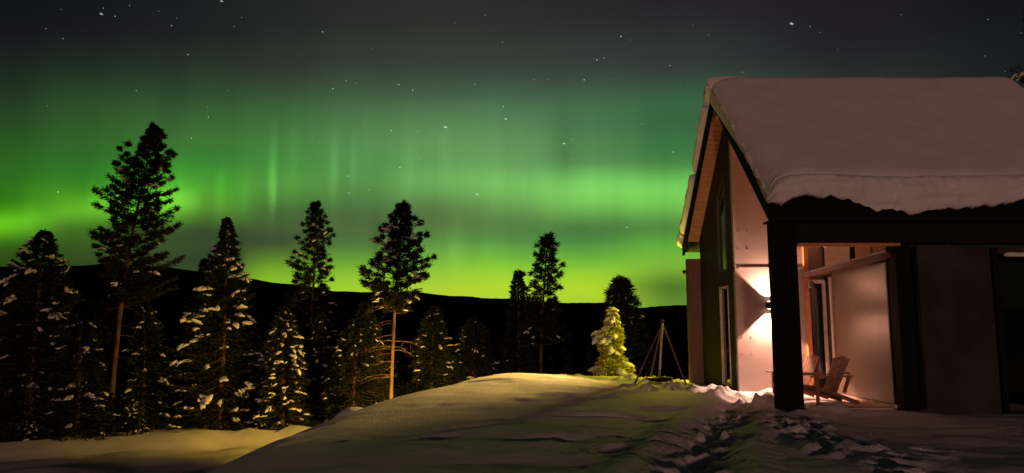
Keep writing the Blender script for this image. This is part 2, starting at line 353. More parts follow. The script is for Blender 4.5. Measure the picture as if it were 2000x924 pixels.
def spaced(lo, a, b, hi, st, gr=1.09):
    c = list(np.arange(a, b, st)); s = st
    while c[-1] < hi: s *= gr; c.append(c[-1] + min(s, 3.))
    s = st; l = [c[0]]
    while l[-1] > lo: s *= gr; l.append(l[-1] - min(s, 3.))
    return np.array(l[::-1][:-1] + c)
xs = spaced(-90, -3.5, 8.5, 70, .045, 1.06); ys = spaced(-40, 6.5, 21.5, 92, .045, 1.06)
ys = np.array(sorted(set(ys)))
X, Y = np.meshgrid(xs, ys, indexing='ij')
Z = gz(X, Y, True)
P = np.stack([X, Y, Z], -1); n_, m_ = X.shape; idx = np.arange(n_*m_).reshape(n_, m_)
Q = np.stack([idx[:-1,:-1], idx[1:,:-1], idx[1:,1:], idx[:-1,1:]], -1).reshape(-1, 4)
g = fastmesh('ground', P.reshape(-1, 3), Q, snow, smooth=True); g['kind'] = 'structure'
def ground(x, y):
    return float(gz(np.array([x]), np.array([y]))[0])

# hills all round: dark wooded slopes out to the skyline
sil = [(-600,540),(-200,536),(0,533),(80,531),(160,530),(250,528),(340,531),(400,538),(450,545),(500,549),(560,560),(650,576),(720,579),(800,580),(900,583),(980,586),(1030,588),(1060,592),(1110,594),(1180,592),(1240,602),(1290,599),(1340,597),(1500,590),(1800,585),(2200,580),(2700,590)]
sa = np.array([azel(p, q)[0] for p, q in sil]); se = np.array([azel(p, q)[1] for p, q in sil])
azs = np.radians(np.concatenate([np.arange(-180, -60, 3.), np.arange(-60, 60, .25), np.arange(60, 180.1, 3.)]))
rs = np.concatenate([np.linspace(70, 600, 34), np.linspace(640, 2600, 46), np.linspace(2700, 5200, 10)])
A, R = np.meshgrid(azs, rs, indexing='ij'); HX = np.sin(A)*R; HY = np.cos(A)*R
el = np.interp(np.degrees(A), sa, se)
crest = EYE + 2200*np.tan(np.radians(el)) + 0
base = np.interp(R, [70, 130, 250, 420, 700], [-7.5, -9.5, -11.5, -20, -30])
HZ = base + (crest - base)*sstep(500, 2200, R)*1.0
HZ = np.where(R > 2200, crest - (R-2200)*.05, HZ)
HZ += fbm(HX*.003, HY*.003, 4)*26*sstep(500, 1200, R)*sstep(2200, 1700, R) + fbm(HX*.03, HY*.03, 3)*2.2*sstep(120, 900, R)
HZ += (np.random.RandomState(3).rand(*R.shape)-.5)*2.0*sstep(1800, 2200, R)
idx = np.arange(A.size).reshape(A.shape)
Q = np.stack([idx[:-1,:-1], idx[1:,:-1], idx[1:,1:], idx[:-1,1:]], -1).reshape(-1, 4)
h = fastmesh('hills', np.stack([HX, HY, HZ], -1).reshape(-1, 3), Q, forest, smooth=True); h['kind'] = 'structure'

# ------------------------------------------------------------------ cabin
X0 = 5.07; X1 = 12.62; YN = 14.3; YR = 18.07; YF = 21.84; ZE = 3.98; ZR = 7.52
SL = (ZR-ZE)/(YR-YN)
cabin = empty('cabin', (8.7, 18.0, 0), 'black timber cabin with steep snow covered roof and open lit porch', 'cabin')
def roofz(y): return ZE + SL*((y-YN) if y < YR else (YF-(y-YR)-YN+ (YR-YF)+ (YF-YR)) ) if y < YR else ZR - SL*(y-YR)
c45 = math.cos(math.atan(SL))
def slope_piece(y0, y1, d0, d1, x0, x1):   # slab between vertical offsets d0..d1 under the roof line
    return [(x0, y0, roofz(y0)-d0), (x0, y1, roofz(y1)-d0), (x0, y1, roofz(y1)-d1), (x0, y0, roofz(y0)-d1)]
b = MB(); b.poly(slope_piece(YN, YR, 0, .20, X0+.05, 0), 0, X1-X0-.1); b.build('roof', blackmetal, cabin)
b = MB(); b.poly(slope_piece(YR, YF, 0, .20, X0+.05, 0), 0, X1-X0-.1); b.build('roof', blackmetal, cabin)
# soffit boards run along the ridge, gaps between them
def soffit(ya, yb, x0, x1):
    b = MB(); n = int(abs(yb-ya)/.105)
    for i in range(n):
        y0 = ya+(yb-ya)*(i+.05)/n; y1 = ya+(yb-ya)*(i+.80)/n
        b.poly([(x0, y0, roofz(y0)-.204), (x0, y1, roofz(y1)-.204), (x0, y1, roofz(y1)-.245), (x0, y0, roofz(y0)-.245)], 0, x1-x0)
    b.build('soffit', soffitwood, cabin)
soffit(YR+.06, YF-.32, X0+.06, 5.45)
soffit(YR-.06, YN+.5, X0+.06, 7.5)
b = MB()
b.poly(slope_piece(YN-.02, YR, -.01, .47, X0-.03, 0), 0, .075); b.build('rake_board', blackwood, cabin)
b = MB(); b.poly(slope_piece(YR, YF+.02, -.01, .27, X0-.03, 0), 0, .075); b.build('rake_board', blackwood, cabin)
b = MB(); b.poly(slope_piece(YN, YR, -.01, .42, X1-.05, 0), 0, .075); b.build('rake_board', blackwood, cabin)
b = MB(); b.poly(slope_piece(YR, YF, -.01, .42, X1-.05, 0), 0, .075); b.build('rake_board', blackwood, cabin)
MB().box((X0-.02, YN-.06, 3.60), (X1+.02, YN-.0, 4.0)).build('eave_board', blackwood, cabin)
MB().box((X0+.56, 14.45, 3.20), (X1-.05, 14.68, 3.62)).build('porch_beam', mat('beam_wood', (.012, .008, .007), .7, spec=.15, var=.3, scale=4, stretch=(.2, 4, 4)), cabin)
MB().box((X0+.56, 14.47, 3.145), (7.62, 14.66, 3.197)).build('beam_trim', orangewood, cabin)
MB().box((X0+.02, YN+.02, 3.625), (X1-.02, 14.9, 3.66)).build('eave_soffit', blackwood, cabin)
# wing walls that carry the roof edge
MB().box((X0, 14.42, -.2), (X0+.50, 14.64, 3.62)).build('porch_post', blackwood, cabin, bevel=.012)
b = MB().box((X0+.01, 21.42, -.3), (5.5, 21.66, 3.55)); b.build('wing_wall', redwood, cabin)
# outer shell
GX = 5.45; LW = 18.1; AX = 7.55
# gable wall with real window openings: boards around two strips
W0, W1 = 18.72, 19.5     # window between these depths
b = MB()
zt = lambda y: roofz(y)-.25
b.poly([(GX, LW+.16, -.2), (GX, W0, -.2), (GX, W0, zt(W0)), (GX, LW+.16, zt(LW+.16))], 0, .16)
b.poly([(GX, W1, -.2), (GX, 21.42, -.2), (GX, 21.42, zt(21.42)), (GX, W1, zt(W1))], 0, .16)
b.poly([(GX, W0, 2.62), (GX, W1, 2.62), (GX, W1, 3.0), (GX, W0, 3.0)], 0, .158)
b.poly([(GX, W0, -.2), (GX, W1, -.2), (GX, W1, .12), (GX, W0, .12)], 0, .158)
b.poly([(GX, W0, 5.65), (GX, W1, 4.95), (GX, W1, zt(W1)), (GX, W0, zt(W0))], 0, .158)
b.build('gable_wall', gablewall, cabin)
trimdark = mat('dark_trim', (.05, .035, .03), .5)
def strip_window(z0, z1a, z1b):
    fr = MB(); t = .045
    fr.box((GX-.02, W0, z0), (GX+.08, W0+t, z1a-.03)); fr.box((GX-.02, W1-t, z0), (GX+.08, W1, z1b-.03))
    fr.box((GX-.018, W0+t, z0), (GX+.078, W1-t, z0+.05))
    fr.bar((GX+.03, W0, z1a-.03), (GX+.03, W1, z1b-.03), .1, .05)
    f = fr.build('window', trimdark if z0 > 1 else palewood, cabin)
    MB().poly([(GX+.04, W0+.01, z0+.01), (GX+.04, W1-.01, z0+.01), (GX+.04, W1-.01, z1b-.02), (GX+.04, W0+.01, z1a-.02)], 0, .012).build('pane', glass, f)
strip_window(.12, 2.62, 2.62); strip_window(3.0, 5.65, 4.95)
# collar piece and ridge boards under the apex
MB().box((X0+.06, YR-.42, ZR-.72), (5.43, YR+.40, ZR-.66)).build('ridge_soffit', soffitwood, cabin)
MB().poly([(5.36, YR-.38, ZR-.655), (5.36, YR+.36, ZR-.655), (5.36, YR, ZR-.30)], 0, .03).build('apex_board', orangewood, cabin)
# lit porch wall facing the camera
b = MB(); b.box((GX-.004, LW, -.2), (AX+.35, LW+.15, 3.0)); b.box((GX-.004, LW, 3.02), (AX+.35, LW+.15, 7.12))
for zz in [.45, .95, 1.35, 3.45, 3.9, 4.35, 4.8, 5.25, 5.7, 6.15]:
    for xx in [5.56, 5.78, 6.5, 6.7, 7.0]:
        b.tube([(xx, LW+.002, zz), (xx, LW-.010, zz)], [.017, .013], 8)
b.build('porch_wall', plaster, cabin)
MB().box((GX+.08, LW-.012, 2.99), (7.1, LW+.02, 3.03)).build('seam_strip', seam, cabin)
# wall facing left, with the big plain sliding door panel
MB().box((AX+.05, 14.92, -.2), (AX+.2, 18.1, 6.9)).poly([(AX+.05,14.92,-.2)]*3,0,.0) if False else None
b = MB(); b.poly([(AX+.06, 14.9, -.2), (AX+.06, LW, -.2), (AX+.06, LW, 6.95), (AX+.06, 14.9, roofz(14.9)-.25)], 0, .14); b.build('porch_side_wall', darkwall, cabin)
d_ = MB().box((AX-.0, 14.98, .05), (AX+.055, 17.52, 2.87)).build('sliding_panel', panelm, cabin, bevel=.01)
MB().box((AX-.05, 14.85, -.02), (AX+.055, 17.95, .045)).build('floor_rail', palewood, cabin)
MB().box((AX-.01, 17.56, .05), (AX+.05, 17.68, 2.75)).build('door_trim', palewood, cabin)
# narrow door in the back corner
dr = MB().box((7.22, LW-.05, .05), (7.52, LW-.004, 2.62)).build('narrow_door', blackwood, cabin)
MB().box((7.25, LW-.062, .35), (7.49, LW-.052, 2.52)).build('pane', glass, dr)
MB().box((7.11, LW-.09, 0), (7.215, LW-.004, 3.7)).build('door_jamb', orangewood, cabin)
MB().box((7.522, LW-.09, 0), (7.60, LW-.004, 2.62)).build('door_jamb', palewood, cabin)
MB().box((7.22, LW-.08, 2.625), (7.60, LW-.004, 2.70)).build('door_head', palewood, cabin)
# upper lights over the panel
for y0, y1, m in [(16.55, 17.9, palewood), (15.6, 16.3, soffitwood), (14.95, 15.5, soffitwood)]:
    MB().box((AX+.02, y0, 3.02), (AX+.057, y1, 4.2)).build('upper_panel', m, cabin)
MB().box((AX+.0, 16.33, 3.0), (AX+.057, 16.52, 4.2)).build('mullion', blackwood, cabin)
# canopy rail running out over the door, with snow lying on it
b = MB(); b.bar((AX+.02, 14.75, 2.99), (7.12, 17.75, 2.80), .30, .10); rail = b.build('door_canopy', redwood, cabin)
# black end post, dark front wall, and the recess on the right
MB().box((AX-.0, 14.55, -.2), (AX+.30, 14.88, 3.19)).build('porch_post', blackwood, cabin, bevel=.012)
MB().tube([(AX+.36, 14.50, .0), (AX+.36, 14.50, 3.15)], .035, 10).build('downpipe', blackmetal, cabin, smooth=True)
b = MB(); b.box((AX+.301, 14.70, -.3), (9.60, 14.9, 3.19)); b.box((10.9, 14.70, -.3), (X1-.08, 14.9, 3.19)); b.box((9.601, 14.70, 3.0), (10.899, 14.9, 3.188))
b.build('front_wall', darkwall, cabin)
MB().box((9.50, 14.62, -.3), (9.62, 14.698, 3.12)).build('window_jamb', blackwood, cabin)
wf = MB().box((9.70, 14.86, .3), (10.85, 14.96, 2.95)).build('window', blackwood, cabin)
MB().box((9.75, 14.84, .35), (10.8, 14.855, 2.9)).build('pane', glass, wf)
MB().box((9.66, 14.45, 2.88), (10.9, 14.695, 2.93)).build('window_hood', blackwood, cabin)
MB().box((X1-.3, 14.905, -.3), (X1-.1, 21.4, 3.6)).poly([(X1-.3, 15.0, 3.6), (X1-.3, 21.1, 3.6), (X1-.3, YR, 6.9)], 0, .2).build('end_wall', darkwall, cabin)
MB().box((GX+.2, 21.42, -.4), (X1-.3, 21.6, 3.6)).build('rear_wall', darkwall, cabin)
MB().box((5.7, 14.9, -.30), (7.5, 18.08, -.02)).build('porch_floor', palewood, cabin)
# the two-way wall lamp
lx, ly, lz = 6.20, 17.97, 2.10
wl = MB().tube([(lx, ly, lz-.085), (lx, ly, lz+.085)], .045, 16).box((lx-.05, ly+.03, lz-.06), (lx+.05, LW-.001, lz+.06)).build('wall_lamp', blackmetal, cabin)
for s in (1, -1):
    MB().tube([(lx, ly, lz+s*.0855), (lx, ly, lz+s*.090)], .034, 16).build('lamp_glass', mat('sconce_glow', (.9,.8,.7), .3, emit=(1, .7, .5), estr=20), wl)
    L = bpy.data.lights.new('wall_lamp_light', 'SPOT'); lo = bpy.data.objects.new('wall_lamp_light', L); S.collection.objects.link(lo)
    L.energy = (600 if s > 0 else 760); L.color = (1, .52, .36); L.spot_size = math.radians(98); L.spot_blend = .22; L.shadow_soft_size = .03
    lo.location = (lx, ly, lz+s*.10); lo.rotation_euler = (PI if s > 0 else 0, 0, 0)
# lamp on the rear outside corner, lighting the yellow spruce and hump
cl = MB().box((5.10, 21.665, 2.45), (5.26, 21.72, 2.75)).tube([(5.18, 21.80, 2.42), (5.18, 21.80, 2.72)], [.05, .08], 12).build('corner_lamp', blackmetal, cabin)
MB().tube([(5.18, 21.80, 2.41), (5.18, 21.80, 2.30)], [.05, .045], 12).build('lamp_glass', lampglass, cl)
L = bpy.data.lights.new('corner_lamp_light', 'POINT'); lo = bpy.data.objects.new('corner_lamp_light', L); S.collection.objects.link(lo)
L.energy = 330; L.color = (1, .84, .02); L.shadow_soft_size = .06; lo.location = (5.14, 21.92, 2.22)
L = bpy.data.lights.new('corner_flood_light', 'SPOT'); lo = bpy.data.objects.new('corner_flood_light', L); S.collection.objects.link(lo)
MB().tube([(5.15, 21.80, 3.22), (5.07, 21.87, 3.18)], [.05, .08], 12).build('flood_head', blackmetal, cl)
L.energy = 6800; L.color = (1, .60, .14); L.shadow_soft_size = .07; L.spot_size = math.radians(67); L.spot_blend = 1.; lo.location = (5.03, 21.9, 3.16)
lo.rotation_euler = (Vector((-3.2, 17.3, 1.0)) - Vector(lo.location)).to_track_quat('-Z', 'Y').to_euler()
# little round lamp hanging at the canopy end, unlit
g = MB()
for k in range(1): g.tube([(7.10, 17.62, 2.74), (7.10, 17.62, 2.66)], .015, 8)
a = np.linspace(0, PI, 9); g.tube([(7.10, 17.62, 2.66-.09*(1-math.cos(t))) for t in a], [max(.004, .09*math.sin(t)) for t in a], 14)
g.build('globe_lamp', mat('smoked_globe', (.12, .08, .07), .15, spec=.8), cabin, smooth=True)

# ------------------------------------------------------------------ snow on the cabin
def profile_surface(name, prof, xs_, hfun, label, lump):
    P = np.zeros((len(xs_), len(prof), 3))
    for i, x in enumerate(xs_):
        for j, (y, z, yb, zb, k) in enumerate(prof):
            h = hfun(x, k)
            nz_ = lump(x, j, k)
            P[i, j] = (x, yb + (y-yb)*h + nz_[0], zb + (z-zb)*h + nz_[1])
    b = MB(); b.grid(P)
    n, m = P.shape[:2]
    for e in (0, n-1):                       # close the ends
        c = P[e].mean(0); c[0] = P[e, 0, 0]
        b.add(np.vstack([P[e], c[None]]), [((q+1), q, m) if e == 0 else (q, q+1, m) for q in range(m-1)])
    o = b.build(name, roofsnow, None, smooth=True); return tag(o, label, 'snow')
prof = []
ns = 30
prof.append((YR+.25, ZR-.22, YR+.25, ZR-.22, 0)); prof.append((YR+.2, ZR+.10, YR+.2, ZR-.15, 0)); prof.append((YR+.08, ZR+.30, YR+.1, ZR-.05, 0))
for i in range(ns+1):
    t = i/ns; y = YR - .05 + (YN+.10-YR+.05)*t; th = .34 + .22*t
    prof.append((y, roofz(y)+th*(1 if i else .98), y, roofz(y)+.005, .3+.4*t))
fr_ = []
for (y, z) in [(YN+.06, 4.55),(YN+.03, 4.46),(YN-.05, 4.50),(YN-.13, 4.49),(YN-.20, 4.42),(YN-.25, 4.27),(YN-.25, 4.18),(YN-.26, 4.10),(YN-.25, 4.03),(YN-.23, 3.94),(YN-.16, 3.90),(YN-.08, 3.94)]:
    fr_.append((y, z))
fr_ = np.array(fr_); sl_ = np.r_[0, np.cumsum(np.hypot(*np.diff(fr_, axis=0).T))]; sl_ /= sl_[-1]
for e_ in np.linspace(0, 1, 26): prof.append((np.interp(e_, sl_, fr_[:, 0]), np.interp(e_, sl_, fr_[:, 1]), YN+.02, 4.01, 1+e_))
prof.append((YN+.1, 4.06, YN+.1, 4.06, 2))
def hf(x, k):
    e = x-(X0-.06); e2 = (X1+.05)-x
    r = .17 if k < .9 else .10
    return (.10 + .90*(1-math.exp(-max(e,0)/r))) * (.1+.9*(1-math.exp(-max(e2,0)/.08)))
def lump(x, j, k):
    a = float(fbm(np.array([x*.9]), np.array([j*.12]), 3)[0]); bq = float(fbm(np.array([x*2.6+5]), np.array([j*.5]), 4)[0])
 
    if k >= 1:
        w = float(fbm(np.array([x*1.1+40]), np.array([3.3]), 5)[0]); edge_ = k-1; ly_ = float(fbm(np.array([x*.7+9]), np.array([edge_*5.]), 4)[0]); fn = float(fbm(np.array([x*7.]), np.array([edge_*6.]), 3)[0])
        env_ = math.sin(min(1, edge_*3)*PI/2); return ((-.12*ly_ - .045*fn - .10*w*edge_)*env_, .05*fn*edge_ + .50*(w-.06)*max(0, edge_)**1.5)
    e = math.exp(-(x-X0)/.12)
    return (0, .03*a*(1-e) + .05*e*bq)
xs_ = np.concatenate([np.linspace(X0-.06, X0+1.2, 60), np.linspace(X0+1.22, X1+.05, 300)])
profile_surface('roof_snow', prof, xs_, hf, 'thick smooth snow slab on the cabin roof slope facing us with lumpy eave', lump)
# bead of crusted snow down the near rake
def lumpy_rope(name, pts, r, mat_, label, seed, flat=1., step=.05, amp=.5):
    rg = np.random.RandomState(seed); P0 = np.array(pts, float); L = np.r_[0, np.cumsum(np.linalg.norm(np.diff(P0, axis=0), axis=1))]
    k = int(L[-1]/step); s = np.linspace(0, L[-1], k); C = np.stack([np.interp(s, L, P0[:, i]) for i in range(3)], 1)
    n = 10; V = np.zeros((k, n, 3)); d = P0[-1]-P0[0]; d /= np.linalg.norm(d)
    a = np.cross(d, (0, 0, 1)); a /= np.linalg.norm(a); bb = np.cross(a, d)
    for i in range(k):
        env = min(1, math.sqrt(max(0, 1-(1-min(s[i], L[-1]-s[i])/(r*1.2))**2)) if min(s[i], L[-1]-s[i]) < r*1.2 else 1)
        for q in range(n):
            th = 2*PI*q/n; rad = r*max(env, .03)*(1+amp*float(fbm(np.array([s[i]/r*.35+seed*7]), np.array([q*.6]), 3)[0]))
            V[i, q] = C[i] + rad*(math.cos(th)*a + flat*math.sin(th)*bb)
    b = MB(); f = []
    for i in range(k-1):
        for q in range(n): f.append((i*n+q, i*n+(q+1)%n, (i+1)*n+(q+1)%n, (i+1)*n+q))
    b.add(V.reshape(-1, 3), f); o = b.build(name, mat_, None, smooth=True); return tag(o, label, 'snow')
rp = lambda y, dz: (X0-.02, y, roofz(y)+dz)
lumpy_rope('snow_crust', [rp(YR-.1, .04), rp(YN+.0, .05)], .05, roofsnow, 'thin beaded crust of snow down the near sloping roof edge', 3, step=.03, amp=1.3)
# far slope slabs, hanging out past the left edge
def far_slab(y0, y1, label, seed):
    n = 40; m = 14; P = np.zeros((n, m, 3)); ts = np.linspace(0, 1, n)
    for i, t in enumerate(ts):
        y = y0+(y1-y0)*t; env = math.sqrt(max(0, 1-(2*t-1)**16))
        cx, hw, th = X0+.45, .63, .30*env+.01
        for j in range(m):
            q = 2*PI*j/m; c = math.copysign(abs(math.cos(q))**.5, math.cos(q)); s_ = math.copysign(abs(math.sin(q))**.6, math.sin(q))
            w = 1+.10*float(fbm(np.array([t*9+seed*3]), np.array([j*.5]), 3)[0])
            P[i, j] = (cx+hw*c*w*(.8+.2*env), y, roofz(y)+.03+th*.5+th*.5*s_*w)
    b = MB(); f = [(i*m+j, i*m+(j+1)%m, (i+1)*m+(j+1)%m, (i+1)*m+j) for i in range(n-1) for j in range(m)]
    f += [tuple(range(m))[::-1], tuple((n-1)*m+j for j in range(m))]
    b.add(P.reshape(-1, 3), f); return tag(b.build('rake_snow', roofsnow, None, smooth=True), label, 'snow')
far_slab(YR-.04, YR+.42, 'small rounded snow cap at the peak of the gable', 1)
far_slab(YR+.46, YR+1.95, 'long snow slab hanging on upper half of the far roof edge', 2)
far_slab(YR+2.08, YF-.28, 'snow slab hanging on lower half of the far roof edge', 3)
far_slab(YF-.2, YF+.08, 'little snow knob at the foot of the far roof edge', 4)
# rest of the far slope
b = MB(); b.poly([(X0+1.0, YR+.1, ZR-.08), (X0+1.0, YF, ZE+.01), (X0+1.0, YF+.05, ZE+.35), (X0+1.0, YR+.1, ZR+.25)], 0, X1-X0-1.05)
tag(b.build('roof_snow', roofsnow, None, bevel=.1), 'snow sheet on the far roof slope, hidden behind the ridge', 'snow')
lumpy_rope('ledge_snow', [(AX-.0, 14.9, 3.06), (7.16, 17.7, 2.875)], .075, roofsnow, 'dirty snow strip lying on the canopy over the porch door', 8, flat=.6, amp=.5)
lumpy_rope('ledge_snow', [(9.68, 14.56, 2.97), (10.88, 14.56, 2.97)], .10, roofsnow, 'pink lit snow on the hood over the far right window', 9, flat=.7, amp=.5)

# ------------------------------------------------------------------ adirondack chairs
def make_chair(loc, rot, label):
    r = bpy.data.objects.new('garden_chair', None); S.collection.objects.link(r); r['_o'] = [0, 0, 0]
    tag(r, label, 'chair', 'wooden chairs on the porch')
    # local frame: faces +x, origin on the ground under the seat
    for s in (1, -1):
        MB().bar((-.62, s*.27, .03), (.36, s*.27, .36), .026, .085).build('rear_leg', chairwood, r, bevel=.004)
        MB().box((.30, s*.31-.014, 0), (.375, s*.31+.014, .56)).build('front_leg', chairwood, r, bevel=.004)
        MB().poly([(-.44, s*.34-.06, .56), (.45, s*.34-.075, .56), (.48, s*.34-.05, .56), (.48, s*.34+.05, .56), (.45, s*.34+.075, .56), (-.44, s*.34+.05, .56)], 2, .028).build('armrest', chairwood, r, bevel=.004)
        MB().bar((-.27, s*.30, .24), (-.40, s*.30, .56), .028, .07, up=(1, 0, 0)).build('arm_support', chairwood, r)
    b = MB()
    for i in range(5):
        x = .34-.105*i; b.bar((x, -.30, .375-.034*i), (x, .30, .375-.034*i), .078, .02)
    b.build('seat', chairwood, r, bevel=.003)
    b = MB()
    for i in range(5):
        y = -.215+.1075*i; hh = .80+(.05 if i == 2 else .03 if i in (1, 3) else 0)
        p = np.array((-.13, y*.85, .20)); q = p + np.array((-.42*hh, y*.15, .90*hh)); b.bar(p, q, .086, .02, up=(1, 0, 0))
    b.build('backrest', chairwood, r, bevel=.003)
    MB().bar((-.39, -.30, .63), (-.39, .30, .63), .07, .028).build('back_rail', chairwood, r)
    r.location = loc; r.rotation_euler = (0, 0, rot); return r
make_chair((6.40, 15.55, .0), math.radians(180+12), 'nearer wooden slatted chair on the porch, its back towards the big panel')
make_chair((6.28, 16.75, .0), math.radians(180+10), 'farther wooden slatted chair on the porch, brightly lit back, half behind the post')

# ------------------------------------------------------------------ fire tripod
tp = at(1293, 628, 19.6); zb = ground(4.0, 19.6) - .05
tr = empty('fire_tripod', (tp[0], 19.6, zb), 'wooden pole tripod with hanging fire pan standing in snow left of cabin', 'tripod')
lf = at(1236, 757, 19.2); rf = at(1345, 757, 19.2); bf = at(1266, 735, 20.6)
top = np.array((tp[0], 19.6, tp[2]-.05))
for ft in (lf, rf, bf):
    ft = np.array([ft[0], ft[1], ground(ft[0], ft[1]) - .08]); d = (top-ft)/np.linalg.norm(top-ft)
    MB().tube([ft, (ft+top)/2+.01, top+d*.12], [.026, .023, .018], 8).build('pole', polewood, tr, smooth=True)
zp = tp[2]-.05
pp_ = at(1288, 741, 19.1); cx, cy, cz = pp_[0], 19.1, pp_[2]
MB().tube([(tp[0]-.0, 19.56, zp), (cx, cy, cz+.02)], [.026, .030], 8).build('hanger_bar', palewood, tr, smooth=True)
b = MB(); pp_ = at(1288, 741, 19.1); cx, cy, cz = pp_[0], 19.1, pp_[2]
a = [(.02, -.06), (.18, -.055), (.30, -.01), (.335, .035), (.345, .05), (.325, .045), (.28, .0), (.16, -.035), (.01, -.04)]
n = 28; V = []; F = []
for i, (r_, z_) in enumerate(a):
    for k in range(n): V.append((cx+r_*math.cos(2*PI*k/n), cy+r_*math.sin(2*PI*k/n), cz+z_))
for i in range(len(a)-1):
    for k in range(n): F.append((i*n+k, i*n+(k+1)%n, (i+1)*n+(k+1)%n, (i+1)*n+k))
b.add(V, F); b.build('fire_pan', iron, tr, smooth=True)
b = MB()
for k in range(3):
    t = 2*PI*k/3+.4; b.tube([(cx, cy, cz+.24), (cx+.33*math.cos(t), cy+.33*math.sin(t), cz+.05)], .006, 6)
b.build('chain', iron, tr)

# ------------------------------------------------------------------ street lamp on the lower track, behind the hump
sx, sy = -1.6, 33.0; sz = ground(sx, sy)
sl = empty('street_lamp', (sx, sy, sz), 'short black lamp post on the lower track hidden behind the snow hump', 'street lamp')
hz = -1.15
MB().tube([(sx, sy, sz-.3), (sx, sy, hz)], [.06, .04], 12).build('post', blackmetal, sl, smooth=True)
MB().tube([(sx, sy, hz), (sx, sy, hz+.06), (sx, sy, hz+.16)], [.20, .17, .03], 16).build('lamp_shade', blackmetal, sl)
MB().tube([(sx, sy, hz-.005), (sx, sy, hz-.16)], [.08, .06], 16).build('lamp_glass', lampglass, sl)
L = bpy.data.lights.new('street_lamp_light', 'SPOT'); lo = bpy.data.objects.new('street_lamp_light', L); S.collection.objects.link(lo)
L.energy = 11500; L.color = (1, .58, .07); L.shadow_soft_size = .12; L.spot_size = math.radians(100); L.spot_blend = 1.; lo.location = (sx-.25, sy, hz-.25)
lo.rotation_euler = Vector((-.95, 1.05, -.03)).to_track_quat('-Z', 'Y').to_euler()

# ------------------------------------------------------------------ trees
def quads(C, D, U, ln, wd):             # leaf cards: centre, direction, side
    n = len(C); V = np.zeros((n, 4, 3))
    V[:, 0] = C - U*wd[:, None]*.5; V[:, 1] = C + D*ln[:, None]*.55 - U*wd[:, None]*.35
    V[:, 2] = C + D*ln[:, None]; V[:, 3] = C + D*ln[:, None]*.45 + U*wd[:, None]*.6
    return V.reshape(-1, 3)
def unit(a): return a/np.maximum(np.linalg.norm(a, axis=-1, keepdims=True), 1e-9)
import bmesh as _bm
_b = _bm.new(); _bm.ops.create_icosphere(_b, subdivisions=2, radius=1); ICO = np.array([v.co[:] for v in _b.verts]); ICOF = np.array([[v.index for v in f.verts] for f in _b.faces]); _b.free()
def blobs(C, D, sz, rg):                # snow pads lying on boughs
    U = unit(np.cross(D, [0, 0, 1.])); T = np.cross(U, D); V = []
    for c, d, u, t, s in zip(C, D, U, T, sz):
        k = 1 + .22*(rg.rand(len(ICO))-.5) + .25*np.sin(ICO[:, 0]*3+rg.rand()*6)*np.cos(ICO[:, 1]*4+rg.rand()*6)
        q = ICO*k[:, None]; q[:, 2] = np.where(q[:, 2] < 0, q[:, 2]*.35, q[:, 2]); V.append(c + q[:, :1]*d*s*1.3 + q[:, 1:2]*u*s*.62 + q[:, 2:]*t*s*.5)
    n = len(C); F = (ICOF[None] + (np.arange(n)*len(ICO))[:, None, None]).reshape(-1, 3)
    return np.concatenate(V), F
